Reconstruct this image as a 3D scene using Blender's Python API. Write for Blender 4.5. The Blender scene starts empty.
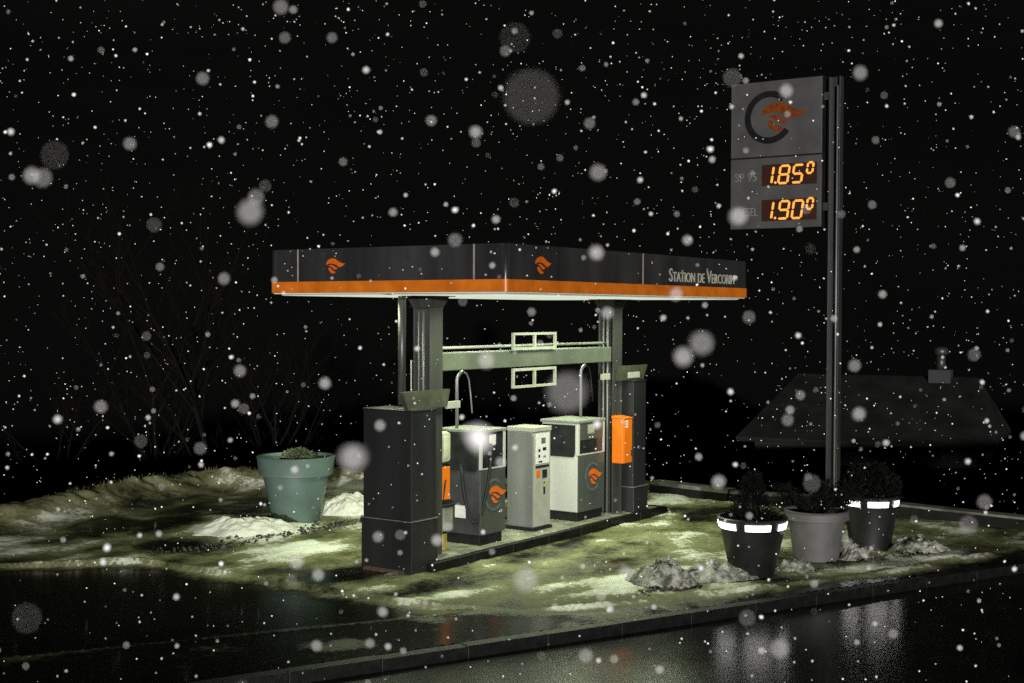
import bpy, bmesh, math, random
import numpy as np
from mathutils import Vector, Matrix
random.seed(7); rng = np.random.default_rng(11)
S = bpy.context.scene
R = math.radians
# ------------------------------------------------------------------ camera
# world: X runs along the long side of the canopy, Y along its short side, canopy corner at the origin
F_PX, YAW, PITCH, ROLL = 1342.9, 0.6063, 0.0220, 0.0039
CAM = np.array([-13.5737, -9.4994, 3.5])
fw = np.array([math.cos(YAW)*math.cos(PITCH), math.sin(YAW)*math.cos(PITCH), -math.sin(PITCH)])
rt = np.array([math.sin(YAW), -math.cos(YAW), 0.0])
up = np.cross(rt, fw)
r2 = rt*math.cos(ROLL)+up*math.sin(ROLL); u2 = -rt*math.sin(ROLL)+up*math.cos(ROLL)
cam = bpy.data.objects.new('camera', bpy.data.cameras.new('camera'))
S.collection.objects.link(cam); S.camera = cam
M3 = Matrix((r2, u2, -fw)).transposed()
cam.matrix_world = Matrix.Translation(Vector(CAM)) @ M3.to_4x4()
cam.data.sensor_width = 36; cam.data.lens = F_PX/1024*36
cam.data.clip_start = 0.05; cam.data.clip_end = 4000
cam.data.dof.use_dof = True; cam.data.dof.focus_distance = 19.5
cam.data.dof.aperture_fstop = 2.7
# ------------------------------------------------------------------ world, sun, exposure
W = bpy.data.worlds.new('World'); S.world = W; W.use_nodes = True
bg = W.node_tree.nodes['Background']
bg.inputs['Color'].default_value = (1.0, 0.99, 0.97, 1); bg.inputs['Strength'].default_value = 0.0032
sun = bpy.data.objects.new('sun', bpy.data.lights.new('sun', 'SUN')); S.collection.objects.link(sun)
sun.data.energy = 5.0; sun.data.angle = R(1.0); sun.data.color = (1.0, 0.97, 0.93)
SUN_EL, SUN_AZ = R(3.0), YAW+R(4)
sd = Vector((math.cos(SUN_AZ)*math.cos(SUN_EL), math.sin(SUN_AZ)*math.cos(SUN_EL), -math.sin(SUN_EL)))
sun.rotation_euler = sd.to_track_quat('-Z', 'Y').to_euler()
S.view_settings.view_transform = 'Standard'; S.view_settings.look = 'None'
S.view_settings.exposure = 0; S.view_settings.gamma = 1
S.render.engine = 'CYCLES'
S.cycles.use_adaptive_sampling = False
S.cycles.use_denoising = False
S.cycles.max_bounces = 6; S.cycles.diffuse_bounces = 3; S.cycles.glossy_bounces = 3
S.cycles.caustics_reflective = False; S.cycles.caustics_refractive = False
S.cycles.sample_clamp_indirect = 4
# ------------------------------------------------------------------ helpers
col = S.collection
def ray(x, y): return fw + r2*(x-512)/F_PX - u2*(y-341.5)/F_PX
def gz(x, y, z=0.0): d = ray(x, y); return CAM + d*(z-CAM[2])/d[2]
def pu(x, y, u): d = ray(x, y); return CAM + d*(u-CAM[0])/d[0]
def pv(x, y, v): d = ray(x, y); return CAM + d*(v-CAM[1])/d[1]
def at_depth(x, y, dep): d = ray(x, y); return CAM + d*dep

def tag(o, label=None, cat=None, group=None, kind=None):
    for k, v in (('label', label), ('category', cat), ('group', group), ('kind', kind)):
        if v: o[k] = v
    return o
def thing(name, loc, label, cat, group=None):
    o = bpy.data.objects.new(name, None); col.objects.link(o)
    o.location = loc; o.empty_display_size = 0.1
    return tag(o, label, cat, group)
def link(name, me, mat=None, parent=None, smooth=False):
    o = bpy.data.objects.new(name, me); col.objects.link(o)
    if mat and not me.materials: me.materials.append(mat)
    if smooth: me.polygons.foreach_set('use_smooth', [True]*len(me.polygons))
    if parent:
        o.parent = parent
        p = parent; t = Vector((0, 0, 0))
        while p: t += p.location; p = p.parent
        o.location = -t                     # parts are written in world coordinates
    return o

class MB:
    """collects shapes into one mesh"""
    def __init__(s): s.v = []; s.f = []
    def add(s, vs, fs):
        n = len(s.v); s.v += [tuple(v) for v in vs]; s.f += [tuple(i+n for i in f) for f in fs]; return s
    def box(s, a, b, bev=0.0):
        bm = bmesh.new(); bmesh.ops.create_cube(bm, size=1)
        for v in bm.verts:
            v.co = Vector([a[i] if v.co[i] < 0 else b[i] for i in range(3)])
        if bev: bmesh.ops.bevel(bm, geom=bm.edges[:], offset=bev, segments=2, affect='EDGES', profile=0.5)
        bm.verts.ensure_lookup_table()
        s.add([v.co for v in bm.verts], [[v.index for v in f.verts] for f in bm.faces]); bm.free(); return s
    def hexa(s, lo, hi):
        """lo, hi: four points each, counter-clockwise seen from above"""
        s.add(list(lo)+list(hi), [(3,2,1,0),(4,5,6,7)]+[(i,(i+1)%4,4+(i+1)%4,4+i) for i in range(4)]); return s
    def prism(s, poly, o, ax, ay, n, d):
        """flat outline poly in the plane (o, ax, ay), thickened by d along n"""
        o, ax, ay, n = map(Vector, (o, ax, ay, n)); k = len(poly)
        a = [o+ax*x+ay*y for x, y in poly]; b = [p+n*d for p in a]
        s.add(a+b, [tuple(range(k))[::-1], tuple(range(k, 2*k))]+[(i,(i+1)%k,k+(i+1)%k,k+i) for i in range(k)]); return s
    def tube(s, path, r, n=10, cap=True):
        P = [Vector(p) for p in path]; rr = r if hasattr(r, '__len__') else [r]*len(P)
        vs = []; fs = []; prev = None
        for i, p in enumerate(P):
            t = (P[min(i+1, len(P)-1)]-P[max(i-1, 0)]).normalized()
            a = prev if prev is not None else (Vector((0,0,1)) if abs(t.z) < .9 else Vector((1,0,0)))
            x = (a - t*a.dot(t)).normalized(); prev = x; y = t.cross(x)
            vs += [p+(x*math.cos(2*math.pi*k/n)+y*math.sin(2*math.pi*k/n))*rr[i] for k in range(n)]
        for i in range(len(P)-1):
            fs += [(i*n+k, i*n+(k+1)%n, (i+1)*n+(k+1)%n, (i+1)*n+k) for k in range(n)]
        if cap: fs += [tuple(range(n))[::-1], tuple(range((len(P)-1)*n, len(P)*n))]
        return s.add(vs, fs)
    def lathe(s, prof, c, n=48, a0=0, a1=2*math.pi):
        full = abs(a1-a0-2*math.pi) < 1e-6; m = n if full else n+1; vs = []; fs = []
        for r, z in prof:
            vs += [(c[0]+r*math.cos(a0+(a1-a0)*k/n), c[1]+r*math.sin(a0+(a1-a0)*k/n), c[2]+z) for k in range(m)]
        for i in range(len(prof)-1):
            for k in range(n):
                fs.append((i*m+k, i*m+(k+1)%m, (i+1)*m+(k+1)%m, (i+1)*m+k))
        return s.add(vs, fs)
    def mesh(s, name):
        me = bpy.data.meshes.new(name); me.from_pydata(s.v, [], s.f); me.update()
        bm = bmesh.new(); bm.from_mesh(me); bmesh.ops.recalc_face_normals(bm, faces=bm.faces); bm.to_mesh(me); bm.free()
        return me
    def build(s, name, mat, parent=None, smooth=False, angle=None):
        o = link(name, s.mesh(name), mat, parent, smooth)
        if angle:
            o.data.polygons.foreach_set('use_smooth', [True]*len(o.data.polygons))
            o.data.set_sharp_from_angle(angle=R(angle))
        return o
def box(name, mat, parent, a, b, bev=0.006): return MB().box(a, b, bev).build(name, mat, parent)

# value noise (python side) for uneven ground and snow
_perm = rng.random((256, 256))
def vnoise(x, y):
    xi = np.floor(x).astype(int); yi = np.floor(y).astype(int); fx = x-xi; fy = y-yi
    fx = fx*fx*(3-2*fx); fy = fy*fy*(3-2*fy)
    g = lambda i, j: _perm[i & 255, j & 255]
    return (g(xi,yi)*(1-fx)+g(xi+1,yi)*fx)*(1-fy)+(g(xi,yi+1)*(1-fx)+g(xi+1,yi+1)*fx)*fy
def fbm(x, y, o=4):
    t = np.zeros_like(np.asarray(x, float)); a = .5
    for k in range(o): t = t+a*vnoise(np.asarray(x)*2**k+17.3*k, np.asarray(y)*2**k+5.1*k); a *= .5
    return t/(1-.5**o)

# ------------------------------------------------------------------ materials
def nm(name):
    m = bpy.data.materials.new(name); m.use_nodes = True
    return m, m.node_tree.nodes, m.node_tree.links, m.node_tree.nodes['Principled BSDF']
def mat(name, c, rough=.5, metal=0, var=.25, scale=6, bump=.0, bscale=120, spec=.5, streak=False, coat=0):
    m, N, L, B = nm(name)
    B.inputs['Metallic'].default_value = metal; B.inputs['Specular IOR Level'].default_value = spec
    B.inputs['Coat Weight'].default_value = coat
    tc = N.new('ShaderNodeTexCoord'); mp = N.new('ShaderNodeMapping'); L.new(tc.outputs['Object'], mp.inputs[0])
    if streak: mp.inputs['Scale'].default_value = (1, 1, .15)
    nz = N.new('ShaderNodeTexNoise'); nz.inputs['Scale'].default_value = scale; nz.inputs['Detail'].default_value = 6
    L.new(mp.outputs[0], nz.inputs['Vector'])
    rp = N.new('ShaderNodeValToRGB'); e = rp.color_ramp.elements
    e[0].position = .3; e[1].position = .72
    e[0].color = tuple(x*(1-var) for x in c)+(1,); e[1].color = tuple(min(1, x*(1+var)) for x in c)+(1,)
    L.new(nz.outputs['Fac'], rp.inputs[0]); L.new(rp.outputs[0], B.inputs['Base Color'])
    mr = N.new('ShaderNodeMapRange'); mr.inputs[3].default_value = max(.03, rough-.12); mr.inputs[4].default_value = min(1, rough+.12)
    L.new(nz.outputs['Fac'], mr.inputs[0]); L.new(mr.outputs[0], B.inputs['Roughness'])
    if bump:
        n2 = N.new('ShaderNodeTexNoise'); n2.inputs['Scale'].default_value = bscale; n2.inputs['Detail'].default_value = 4
        L.new(tc.outputs['Object'], n2.inputs['Vector'])
        bp = N.new('ShaderNodeBump'); bp.inputs['Strength'].default_value = bump; bp.inputs['Distance'].default_value = .01
        L.new(n2.outputs['Fac'], bp.inputs['Height']); L.new(bp.outputs[0], B.inputs['Normal'])
    return m
def emit(name, c, s):
    m, N, L, B = nm(name)
    B.inputs['Base Color'].default_value = (.004, .004, .004, 1); B.inputs['Roughness'].default_value = .4
    B.inputs['Emission Color'].default_value = c+(1,); B.inputs['Emission Strength'].default_value = s
    return m
fascia_m = mat('anthracite_paint', (0.0185, 0.0185, 0.019), .38, var=.45, scale=2.2, streak=True)
orange_m = mat('orange_paint', (0.5, 0.112, 0.0025), .4, var=.08, scale=3)
m_ = orange_m.node_tree.nodes['Principled BSDF']
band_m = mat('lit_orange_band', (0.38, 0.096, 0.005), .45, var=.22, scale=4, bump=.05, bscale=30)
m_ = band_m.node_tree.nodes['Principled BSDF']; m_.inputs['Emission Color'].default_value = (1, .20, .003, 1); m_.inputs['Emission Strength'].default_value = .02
white_m = mat('white_paint', (0.45, 0.46, 0.43), .4, var=.08, scale=4, streak=True)
seam_m = mat('pale_seam', (0.2, 0.18, 0.15), .5)
steel_m = mat('dark_steel', (0.027, 0.029, 0.026), .4, var=.3, scale=5, streak=True)
galv_m = mat('galvanised_steel', (0.11, 0.112, 0.11), .38, metal=.25, var=.3, scale=9, streak=True)
beam_m = mat('grey_green_paint', (0.066, 0.076, 0.058), .45, var=.15, scale=3)
cab_m = mat('charcoal_panel', (0.0105, 0.0108, 0.0112), .35, var=.3, scale=2.5, streak=True)
rust_m = mat('rusty_edge', (0.055, 0.032, 0.02), .7, var=.4, scale=9)
tray_m = mat('olive_sheet', (0.03, 0.034, 0.022), .5, var=.3, scale=6)
pale_m = mat('pale_enamel', (0.22, 0.23, 0.19), .45, var=.1)
pump_dark = mat('pump_grey_green', (0.04, 0.046, 0.04), .38, var=.2, scale=3, streak=True)
pump_side_shaded = mat('pump_shade_tone', (0.028, 0.03, 0.031), .4, var=.25, scale=3)  # cabinet's shade on the left pump's sides is put into this darker colour
pump_white = mat('pump_white', (0.3, 0.315, 0.28), .4, var=.10, scale=3, streak=True, bump=.05)
glass_m = mat('dark_glass', (.012, .014, .014), .12, var=.3)
black_m = mat('black_rubber', (.006, .006, .006), .6, var=.3, spec=.25)
alu_m = mat('brushed_aluminium', (0.15, 0.155, 0.15), .36, metal=.35, var=.2, scale=4, streak=True)
face_m = mat('printed_panel', (0.45, 0.45, 0.42), .4, var=.2, scale=30)
grey_m = mat('grey_plastic', (0.13, 0.14, 0.115), .5, var=.2)
cream_m = mat('cream_plastic', (0.34, 0.37, 0.24), .45, var=.12, scale=8)
yellow_m = mat('yellow_plastic', (.22, .19, .04), .5)
ring_m = mat('blue_grey_ring', (0.052, 0.068, 0.066), .5, var=.3, scale=12)
flame_m = mat('flame_orange', (0.42, 0.08, 0.0035), .45, var=.15, scale=10)
flame_sign_m = mat('flame_orange_sign', (0.105, 0.023, 0.002), .45, var=.3, scale=14)
sign_m = mat('sign_grey', (0.042, 0.042, 0.041), .5, var=.16, scale=3)
signdark_m = mat('sign_dark', (.006, .006, .0065), .6, spec=.1)
print_m = mat('faded_lettering', (0.11, 0.11, 0.105), .6)
letter_m = mat('pale_lettering', (0.3, 0.285, 0.235), .5)
digit_m = emit('amber_led', (1.0, .39, .06), 1.4)
disp_m = emit('amber_halo_display', (1.0, .20, .01), .024)  # faint panel emission stands in for the halo round the digits
led_m = emit('white_led', (1, .98, .95), 4.0)
lampglass_m = emit('lamp_diffuser', (.90, 1.0, .78), .75)
ceil_m = mat('canopy_ceiling', (.62, .64, .58), .45, var=.05)
teal_m = mat('teal_glaze', (0.06, 0.094, 0.081), .45, var=.14, scale=3, bump=.08, bscale=40)
potgrey_m = mat('grey_pot', (0.056, 0.055, 0.054), .65, var=.18, scale=5, bump=.15, bscale=60)
potblack_m = mat('black_pot', (0.006, 0.006, 0.0064), .42, var=.25, scale=4)
soil_m = mat('soil', (.02, .015, .01), .9, bump=.5, bscale=30)
needle_m = mat('needles', (0.0022, 0.003, 0.002), .8, var=.5, scale=9, spec=.1)
shrub_m = mat('cushion_leaves', (0.055, 0.07, 0.032), .6, var=.5, scale=14)
bark_m = mat('bark', (0.0055, 0.0051, 0.0046), .9, var=.3, scale=8, spec=.0)
roof_m = mat('slate_roof', (0.0105, 0.0105, 0.0102), .85, var=.35, scale=1.2, bump=.4, bscale=6, spec=.02)
wallh_m = mat('dark_render', (.010, .010, .011), .8, var=.3, scale=2)
hglass_m = mat('unlit_window', (.006, .006, .007), .2)
chim_m = mat('sheet_metal', (0.032, 0.03, 0.028), .4, metal=.4, var=.4, scale=4)
stone_m = mat('kerb_stone', (0.0035, 0.0036, 0.0032), .5, var=.5, scale=7, bump=.5, bscale=50, spec=.2)
wall_m = mat('rough_concrete', (0.007, 0.007, 0.0065), .8, var=.35, scale=6, bump=.3, bscale=30, spec=.1)
grass_m = mat('dry_grass', (0.065, 0.062, 0.02), .7, var=.5, scale=3)
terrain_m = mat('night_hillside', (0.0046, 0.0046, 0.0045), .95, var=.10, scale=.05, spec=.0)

def snow_material(name, dirty=.0):
    m, N, L, B = nm(name)
    tc = N.new('ShaderNodeTexCoord')
    n1 = N.new('ShaderNodeTexNoise'); n1.inputs['Scale'].default_value = 7; n1.inputs['Detail'].default_value = 8; n1.inputs['Roughness'].default_value = .7
    L.new(tc.outputs['Object'], n1.inputs['Vector'])
    rp = N.new('ShaderNodeValToRGB'); e = rp.color_ramp.elements
    e[0].position = .30+.10*dirty; e[1].position = .38+.24*dirty
    e[0].color = (.028, .027, .021, 1) if dirty else (.26, .26, .22, 1); e[1].color = (.46-.16*dirty, .465-.16*dirty, .40-.14*dirty, 1)
    L.new(n1.outputs['Fac'], rp.inputs[0]); L.new(rp.outputs[0], B.inputs['Base Color'])
    B.inputs['Roughness'].default_value = .7
    n2 = N.new('ShaderNodeTexNoise'); n2.inputs['Scale'].default_value = 38; n2.inputs['Detail'].default_value = 6
    L.new(tc.outputs['Object'], n2.inputs['Vector'])
    bp = N.new('ShaderNodeBump'); bp.inputs['Strength'].default_value = .45; bp.inputs['Distance'].default_value = .02
    L.new(n2.outputs['Fac'], bp.inputs['Height']); L.new(bp.outputs[0], B.inputs['Normal'])
    return m
snow_m = snow_material('snow'); dirty_m = snow_material('dirty_snow', 1.0)

def forecourt_material():
    m, N, L, B = nm('slushy_forecourt')
    B.inputs['Specular IOR Level'].default_value = .20
    tc = N.new('ShaderNodeTexCoord'); at = N.new('ShaderNodeAttribute'); at.attribute_name = 'snow'
    wt = N.new('ShaderNodeAttribute'); wt.attribute_name = 'wet'
    n1 = N.new('ShaderNodeTexNoise'); n1.inputs['Scale'].default_value = 11; n1.inputs['Detail'].default_value = 8; n1.inputs['Roughness'].default_value = .62
    L.new(tc.outputs['Object'], n1.inputs['Vector'])
    ad = N.new('ShaderNodeMath'); ad.operation = 'MULTIPLY_ADD'; ad.inputs[1].default_value = .60
    L.new(n1.outputs['Fac'], ad.inputs[0])
    sb = N.new('ShaderNodeMath'); sb.operation = 'SUBTRACT'; sb.inputs[1].default_value = .30
    L.new(at.outputs['Fac'], sb.inputs[0]); L.new(sb.outputs[0], ad.inputs[2])
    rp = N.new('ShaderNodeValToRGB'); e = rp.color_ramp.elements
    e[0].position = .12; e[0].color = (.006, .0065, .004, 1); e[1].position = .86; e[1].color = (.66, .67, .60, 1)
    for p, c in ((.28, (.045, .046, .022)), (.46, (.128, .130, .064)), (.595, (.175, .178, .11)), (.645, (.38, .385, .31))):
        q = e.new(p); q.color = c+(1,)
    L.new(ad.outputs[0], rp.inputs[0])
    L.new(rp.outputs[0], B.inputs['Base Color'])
    rr = N.new('ShaderNodeMapRange'); rr.inputs[1].default_value = .05; rr.inputs[2].default_value = .45; rr.inputs[3].default_value = .19; rr.inputs[4].default_value = .75
    L.new(ad.outputs[0], rr.inputs[0]); L.new(rr.outputs[0], B.inputs['Roughness'])
    n2 = N.new('ShaderNodeTexNoise'); n2.inputs['Scale'].default_value = 55; n2.inputs['Detail'].default_value = 5
    L.new(tc.outputs['Object'], n2.inputs['Vector'])
    bp = N.new('ShaderNodeBump'); bp.inputs['Distance'].default_value = .015
    bs = N.new('ShaderNodeMapRange'); bs.inputs[1].default_value = .12; bs.inputs[2].default_value = .55; bs.inputs[3].default_value = .03; bs.inputs[4].default_value = .3; L.new(ad.outputs[0], bs.inputs[0]); L.new(bs.outputs[0], bp.inputs['Strength'])
    L.new(n2.outputs['Fac'], bp.inputs['Height']); L.new(bp.outputs[0], B.inputs['Normal'])
    return m
fore_m = forecourt_material()

def road_material():
    m, N, L, B = nm('wet_asphalt')
    B.inputs['Specular IOR Level'].default_value = .30
    tc = N.new('ShaderNodeTexCoord')
    n1 = N.new('ShaderNodeTexNoise'); n1.inputs['Scale'].default_value = 1.1; n1.inputs['Detail'].default_value = 5
    L.new(tc.outputs['Object'], n1.inputs['Vector'])
    # worn, coarser stretch near the forecourt entrance, smooth wet film further along
    sx = N.new('ShaderNodeSeparateXYZ'); L.new(tc.outputs['Object'], sx.inputs[0])
    ma = N.new('ShaderNodeMath'); ma.operation = 'MULTIPLY_ADD'; ma.inputs[1].default_value = 3.0; L.new(n1.outputs['Fac'], ma.inputs[0]); L.new(sx.outputs['X'], ma.inputs[2])
    rr = N.new('ShaderNodeMapRange'); rr.inputs[1].default_value = -1.2; rr.inputs[2].default_value = 1.4; rr.inputs[3].default_value = .25; rr.inputs[4].default_value = .165
    L.new(ma.outputs[0], rr.inputs[0]); L.new(rr.outputs[0], B.inputs['Roughness'])
    rp = N.new('ShaderNodeValToRGB'); e = rp.color_ramp.elements
    e[0].position = .3; e[0].color = (.004, .004, .004, 1); e[1].position = .7; e[1].color = (.011, .011, .010, 1)
    L.new(n1.outputs['Fac'], rp.inputs[0]); L.new(rp.outputs[0], B.inputs['Base Color'])
    v = N.new('ShaderNodeTexVoronoi'); v.inputs['Scale'].default_value = 75; L.new(tc.outputs['Object'], v.inputs['Vector'])
    n2 = N.new('ShaderNodeTexNoise'); n2.inputs['Scale'].default_value = 7; n2.inputs['Detail'].default_value = 3; L.new(tc.outputs['Object'], n2.inputs['Vector'])
    mx = N.new('ShaderNodeMath'); mx.operation = 'MULTIPLY_ADD'; mx.inputs[1].default_value = .5
    L.new(n2.outputs['Fac'], mx.inputs[0]); L.new(v.outputs['Distance'], mx.inputs[2])
    bp = N.new('ShaderNodeBump'); bp.inputs['Strength'].default_value = .8; bp.inputs['Distance'].default_value = .0006
    L.new(mx.outputs[0], bp.inputs['Height']); L.new(bp.outputs[0], B.inputs['Normal'])
    return m
road_m = road_material()

# ------------------------------------------------------------------ terrain
ROADZ = -.13
def road_line(u): return -2.07-.432*u              # kerb line between road and pavement
RD = Vector((1, -.432, 0)).normalized(); RN = Vector((-.432, -1, 0)).normalized()   # along the road, towards the camera
BND = np.array([(-30, 13), (-9, 11.2), (.2, 10.7), (5, 11.65), (7.5, 9.4), (10.9, 4.6), (10.75, 2), (10.6, -3.6), (11.5, -9), (30, -22)], float)
def bnd_dist(x, y):
    """signed distance to the back edge of the plateau, positive beyond it"""
    best = np.full(np.shape(x), 1e9); sgn = np.zeros(np.shape(x))
    for a, b in zip(BND[:-1], BND[1:]):
        d = b-a; L2 = d@d; t = np.clip(((x-a[0])*d[0]+(y-a[1])*d[1])/L2, 0, 1)
        px = x-(a[0]+t*d[0]); py = y-(a[1]+t*d[1]); dist = np.hypot(px, py)
        side = np.sign(-(d[0]*py-d[1]*px)*-1)
        k = dist < best; best = np.where(k, dist, best); sgn = np.where(k, side, sgn)
    return best*sgn
def grid_mesh(name, xs, ys, Z, keep=None):
    X, Y = np.meshgrid(xs, ys, indexing='ij'); nx, ny = X.shape
    idx = np.arange(nx*ny).reshape(nx, ny)
    q = np.stack([idx[:-1,:-1], idx[1:,:-1], idx[1:,1:], idx[:-1,1:]], -1)
    if keep is not None:
        kk = keep[:-1,:-1]&keep[1:,:-1]&keep[1:,1:]&keep[:-1,1:]; q = q[kk]
    q = q.reshape(-1, 4)
    me = bpy.data.meshes.new(name)
    me.from_pydata(np.stack([X.ravel(), Y.ravel(), Z.ravel()], 1).tolist(), [], q.tolist()); me.update()
    me.polygons.foreach_set('use_smooth', [True]*len(me.polygons))
    return me
# wide terrain: plateau, drop to the valley behind, dark hillsides rising beyond, bank under the viewer
g = np.concatenate([-np.geomspace(2500, 40, 26), np.linspace(-36, 36, 49), np.geomspace(40, 2500, 26)])
TX, TY = np.meshgrid(g, g, indexing='ij')
bd = bnd_dist(TX, TY)
roadd = -(TY-road_line(TX))*.918
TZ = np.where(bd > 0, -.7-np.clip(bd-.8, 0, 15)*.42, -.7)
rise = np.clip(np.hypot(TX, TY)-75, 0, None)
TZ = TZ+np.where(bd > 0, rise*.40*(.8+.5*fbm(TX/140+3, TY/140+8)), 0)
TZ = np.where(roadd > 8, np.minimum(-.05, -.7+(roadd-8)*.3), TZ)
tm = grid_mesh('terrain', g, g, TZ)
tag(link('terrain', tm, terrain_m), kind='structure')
# road
rb = MB(); a = Vector((0, road_line(0), 0))
pts = []
for t in np.linspace(-90, 90, 46): pts.append(t)
vs = []; fs = []
for i, t in enumerate(pts):
    for w in np.linspace(-.3, 9.5, 6):
        p = a+RD*float(t)+RN*float(w); vs.append((p.x, p.y, ROADZ-.012*max(0, 3-w)/3*0))
for i in range(len(pts)-1):
    for k in range(5): fs.append((i*6+k, i*6+k+1, (i+1)*6+k+1, (i+1)*6+k))
rb.add(vs, fs); tag(rb.build('road', road_m), kind='structure')

# forecourt, pavement and snowy ground up to the back edge, as one uneven sheet
st = .055
xs = np.arange(-13, 13.2, st); ys = np.arange(-9.5, 14.5, st)
X, Y = np.meshgrid(xs, ys, indexing='ij')
bd = bnd_dist(X, Y); rl = Y-road_line(X)
n_big = fbm(X/1.7, Y/1.7, 5); n_mid = fbm(X*1.3+9, Y*1.3+4, 5); n_fin = fbm(X*5, Y*5, 4)
k1 = Y-(-.71-.574*X)                                   # second kerb line, left
FE = np.array([(-6, 8.6), (-2.49, 6.72), (-1.12, 5.47), (-1.07, 1.94), (-1.02, .38), (-.7, -.7), (.6, -1.57), (3.87, -3.25), (7.24, -4.4), (14, -7.2)])
def fe_dist(x, y):
    best = np.full(np.shape(x), 1e9); sgn = np.zeros(np.shape(x))
    for a_, b_ in zip(FE[:-1], FE[1:]):
        d = b_-a_; t = np.clip(((x-a_[0])*d[0]+(y-a_[1])*d[1])/(d@d), 0, 1)
        px = x-(a_[0]+t*d[0]); py = y-(a_[1]+t*d[1]); dist = np.hypot(px, py)
        side = np.sign(d[0]*py-d[1]*px); k = dist < best
        best = np.where(k, dist, best); sgn = np.where(k, side, sgn)
    return best*sgn
fe = fe_dist(X+.25*(n_mid-.5), Y+.35*(n_mid-.5))       # >0 inside the snowy forecourt
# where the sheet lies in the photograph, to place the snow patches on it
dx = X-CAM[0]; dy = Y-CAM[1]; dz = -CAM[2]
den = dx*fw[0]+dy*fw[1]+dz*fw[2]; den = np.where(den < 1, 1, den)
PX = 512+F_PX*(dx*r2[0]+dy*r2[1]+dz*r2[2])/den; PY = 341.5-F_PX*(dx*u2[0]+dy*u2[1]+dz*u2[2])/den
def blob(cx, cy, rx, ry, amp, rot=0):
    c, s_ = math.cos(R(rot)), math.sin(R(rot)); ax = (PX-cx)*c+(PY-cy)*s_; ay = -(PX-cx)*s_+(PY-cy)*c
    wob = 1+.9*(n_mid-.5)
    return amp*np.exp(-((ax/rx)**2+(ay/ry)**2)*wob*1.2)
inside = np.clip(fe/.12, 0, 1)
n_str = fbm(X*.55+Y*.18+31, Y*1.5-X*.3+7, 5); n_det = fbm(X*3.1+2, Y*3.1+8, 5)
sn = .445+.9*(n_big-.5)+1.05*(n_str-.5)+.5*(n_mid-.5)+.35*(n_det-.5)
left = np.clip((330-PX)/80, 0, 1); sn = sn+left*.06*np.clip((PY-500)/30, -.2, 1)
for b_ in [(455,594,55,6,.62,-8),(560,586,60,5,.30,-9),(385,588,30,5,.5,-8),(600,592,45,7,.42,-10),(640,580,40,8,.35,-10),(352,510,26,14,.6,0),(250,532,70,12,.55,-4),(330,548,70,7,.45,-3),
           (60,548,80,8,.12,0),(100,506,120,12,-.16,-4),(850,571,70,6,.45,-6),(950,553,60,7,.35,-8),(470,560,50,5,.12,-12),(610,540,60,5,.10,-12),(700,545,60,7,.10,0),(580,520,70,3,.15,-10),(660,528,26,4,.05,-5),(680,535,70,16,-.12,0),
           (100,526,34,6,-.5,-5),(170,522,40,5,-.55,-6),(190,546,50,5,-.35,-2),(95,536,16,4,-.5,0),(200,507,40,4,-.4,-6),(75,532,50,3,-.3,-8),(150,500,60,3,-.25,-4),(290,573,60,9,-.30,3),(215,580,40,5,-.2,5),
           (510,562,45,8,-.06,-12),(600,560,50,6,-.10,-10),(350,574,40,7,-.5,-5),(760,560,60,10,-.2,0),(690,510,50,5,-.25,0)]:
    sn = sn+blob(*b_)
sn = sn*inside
rim = np.exp(-(fe/(.10+.22*n_big))**2)*(X < 8)                     # ploughed rim of snow round the forecourt
sn = np.where(fe > -.3, np.maximum(sn, rim*(.42+1.1*(n_mid-.45)+.5*(n_det-.5))), sn)
pav = (fe <= 0)
sn = np.where(pav, np.maximum(sn, -.04+.85*(n_mid-.5)+.5*(n_det-.5)), sn)
drive = pav & (k1 > 0) & (X < -.3)
sn = np.where(drive, np.maximum(-.26+.5*(n_mid-.45), rim*(.42+1.1*(n_mid-.45)+.5*(n_det-.5))), sn)
kl = np.exp(-((k1-.05+.1*(n_big-.5))/.10)**2)*(X < -1.2)
sn = np.where(X < -1.2, np.maximum(sn, kl*(.50+.9*(n_mid-.5))), sn)
bank = np.exp(-((bd+.65)/.55)**2)*np.clip((9.3-X)/1.5, 0, 1)
sn = np.where(bd > -1.4, sn*(1-.55*bank)+bank*(.16+.20*n_mid), sn)
Z = .012*(n_mid-.5)+np.clip(sn-.45, 0, .6)*.07*(.6+.8*n_fin)+.03*inside*(n_big-.5)
Z = np.where(pav & ~drive, Z*.4-.015, Z); Z = np.where(drive, Z*.35-.055, Z)
Z = Z+rim*.030*np.clip(n_mid*2.2-.5, .15, 1.2)*(.5+n_fin)+.012*kl
Z = Z+bank*(.26+.25*(n_mid-.4)+.10*(n_fin-.5))*1.0
Z = np.where(bd > 0, np.minimum(Z, .25)-np.clip(bd-.1, 0, 3)*.62, Z)
keep = (rl > .10) & (bd < 2.0)
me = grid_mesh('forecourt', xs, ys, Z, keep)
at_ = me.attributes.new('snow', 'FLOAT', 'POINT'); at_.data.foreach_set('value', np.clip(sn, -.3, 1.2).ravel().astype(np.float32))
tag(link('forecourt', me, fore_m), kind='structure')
def ground_z(x, y):
    i = int(round((x-xs[0])/st)); j = int(round((y-ys[0])/st)); return float(Z[max(0, min(i, len(xs)-1)), max(0, min(j, len(ys)-1))])

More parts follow.
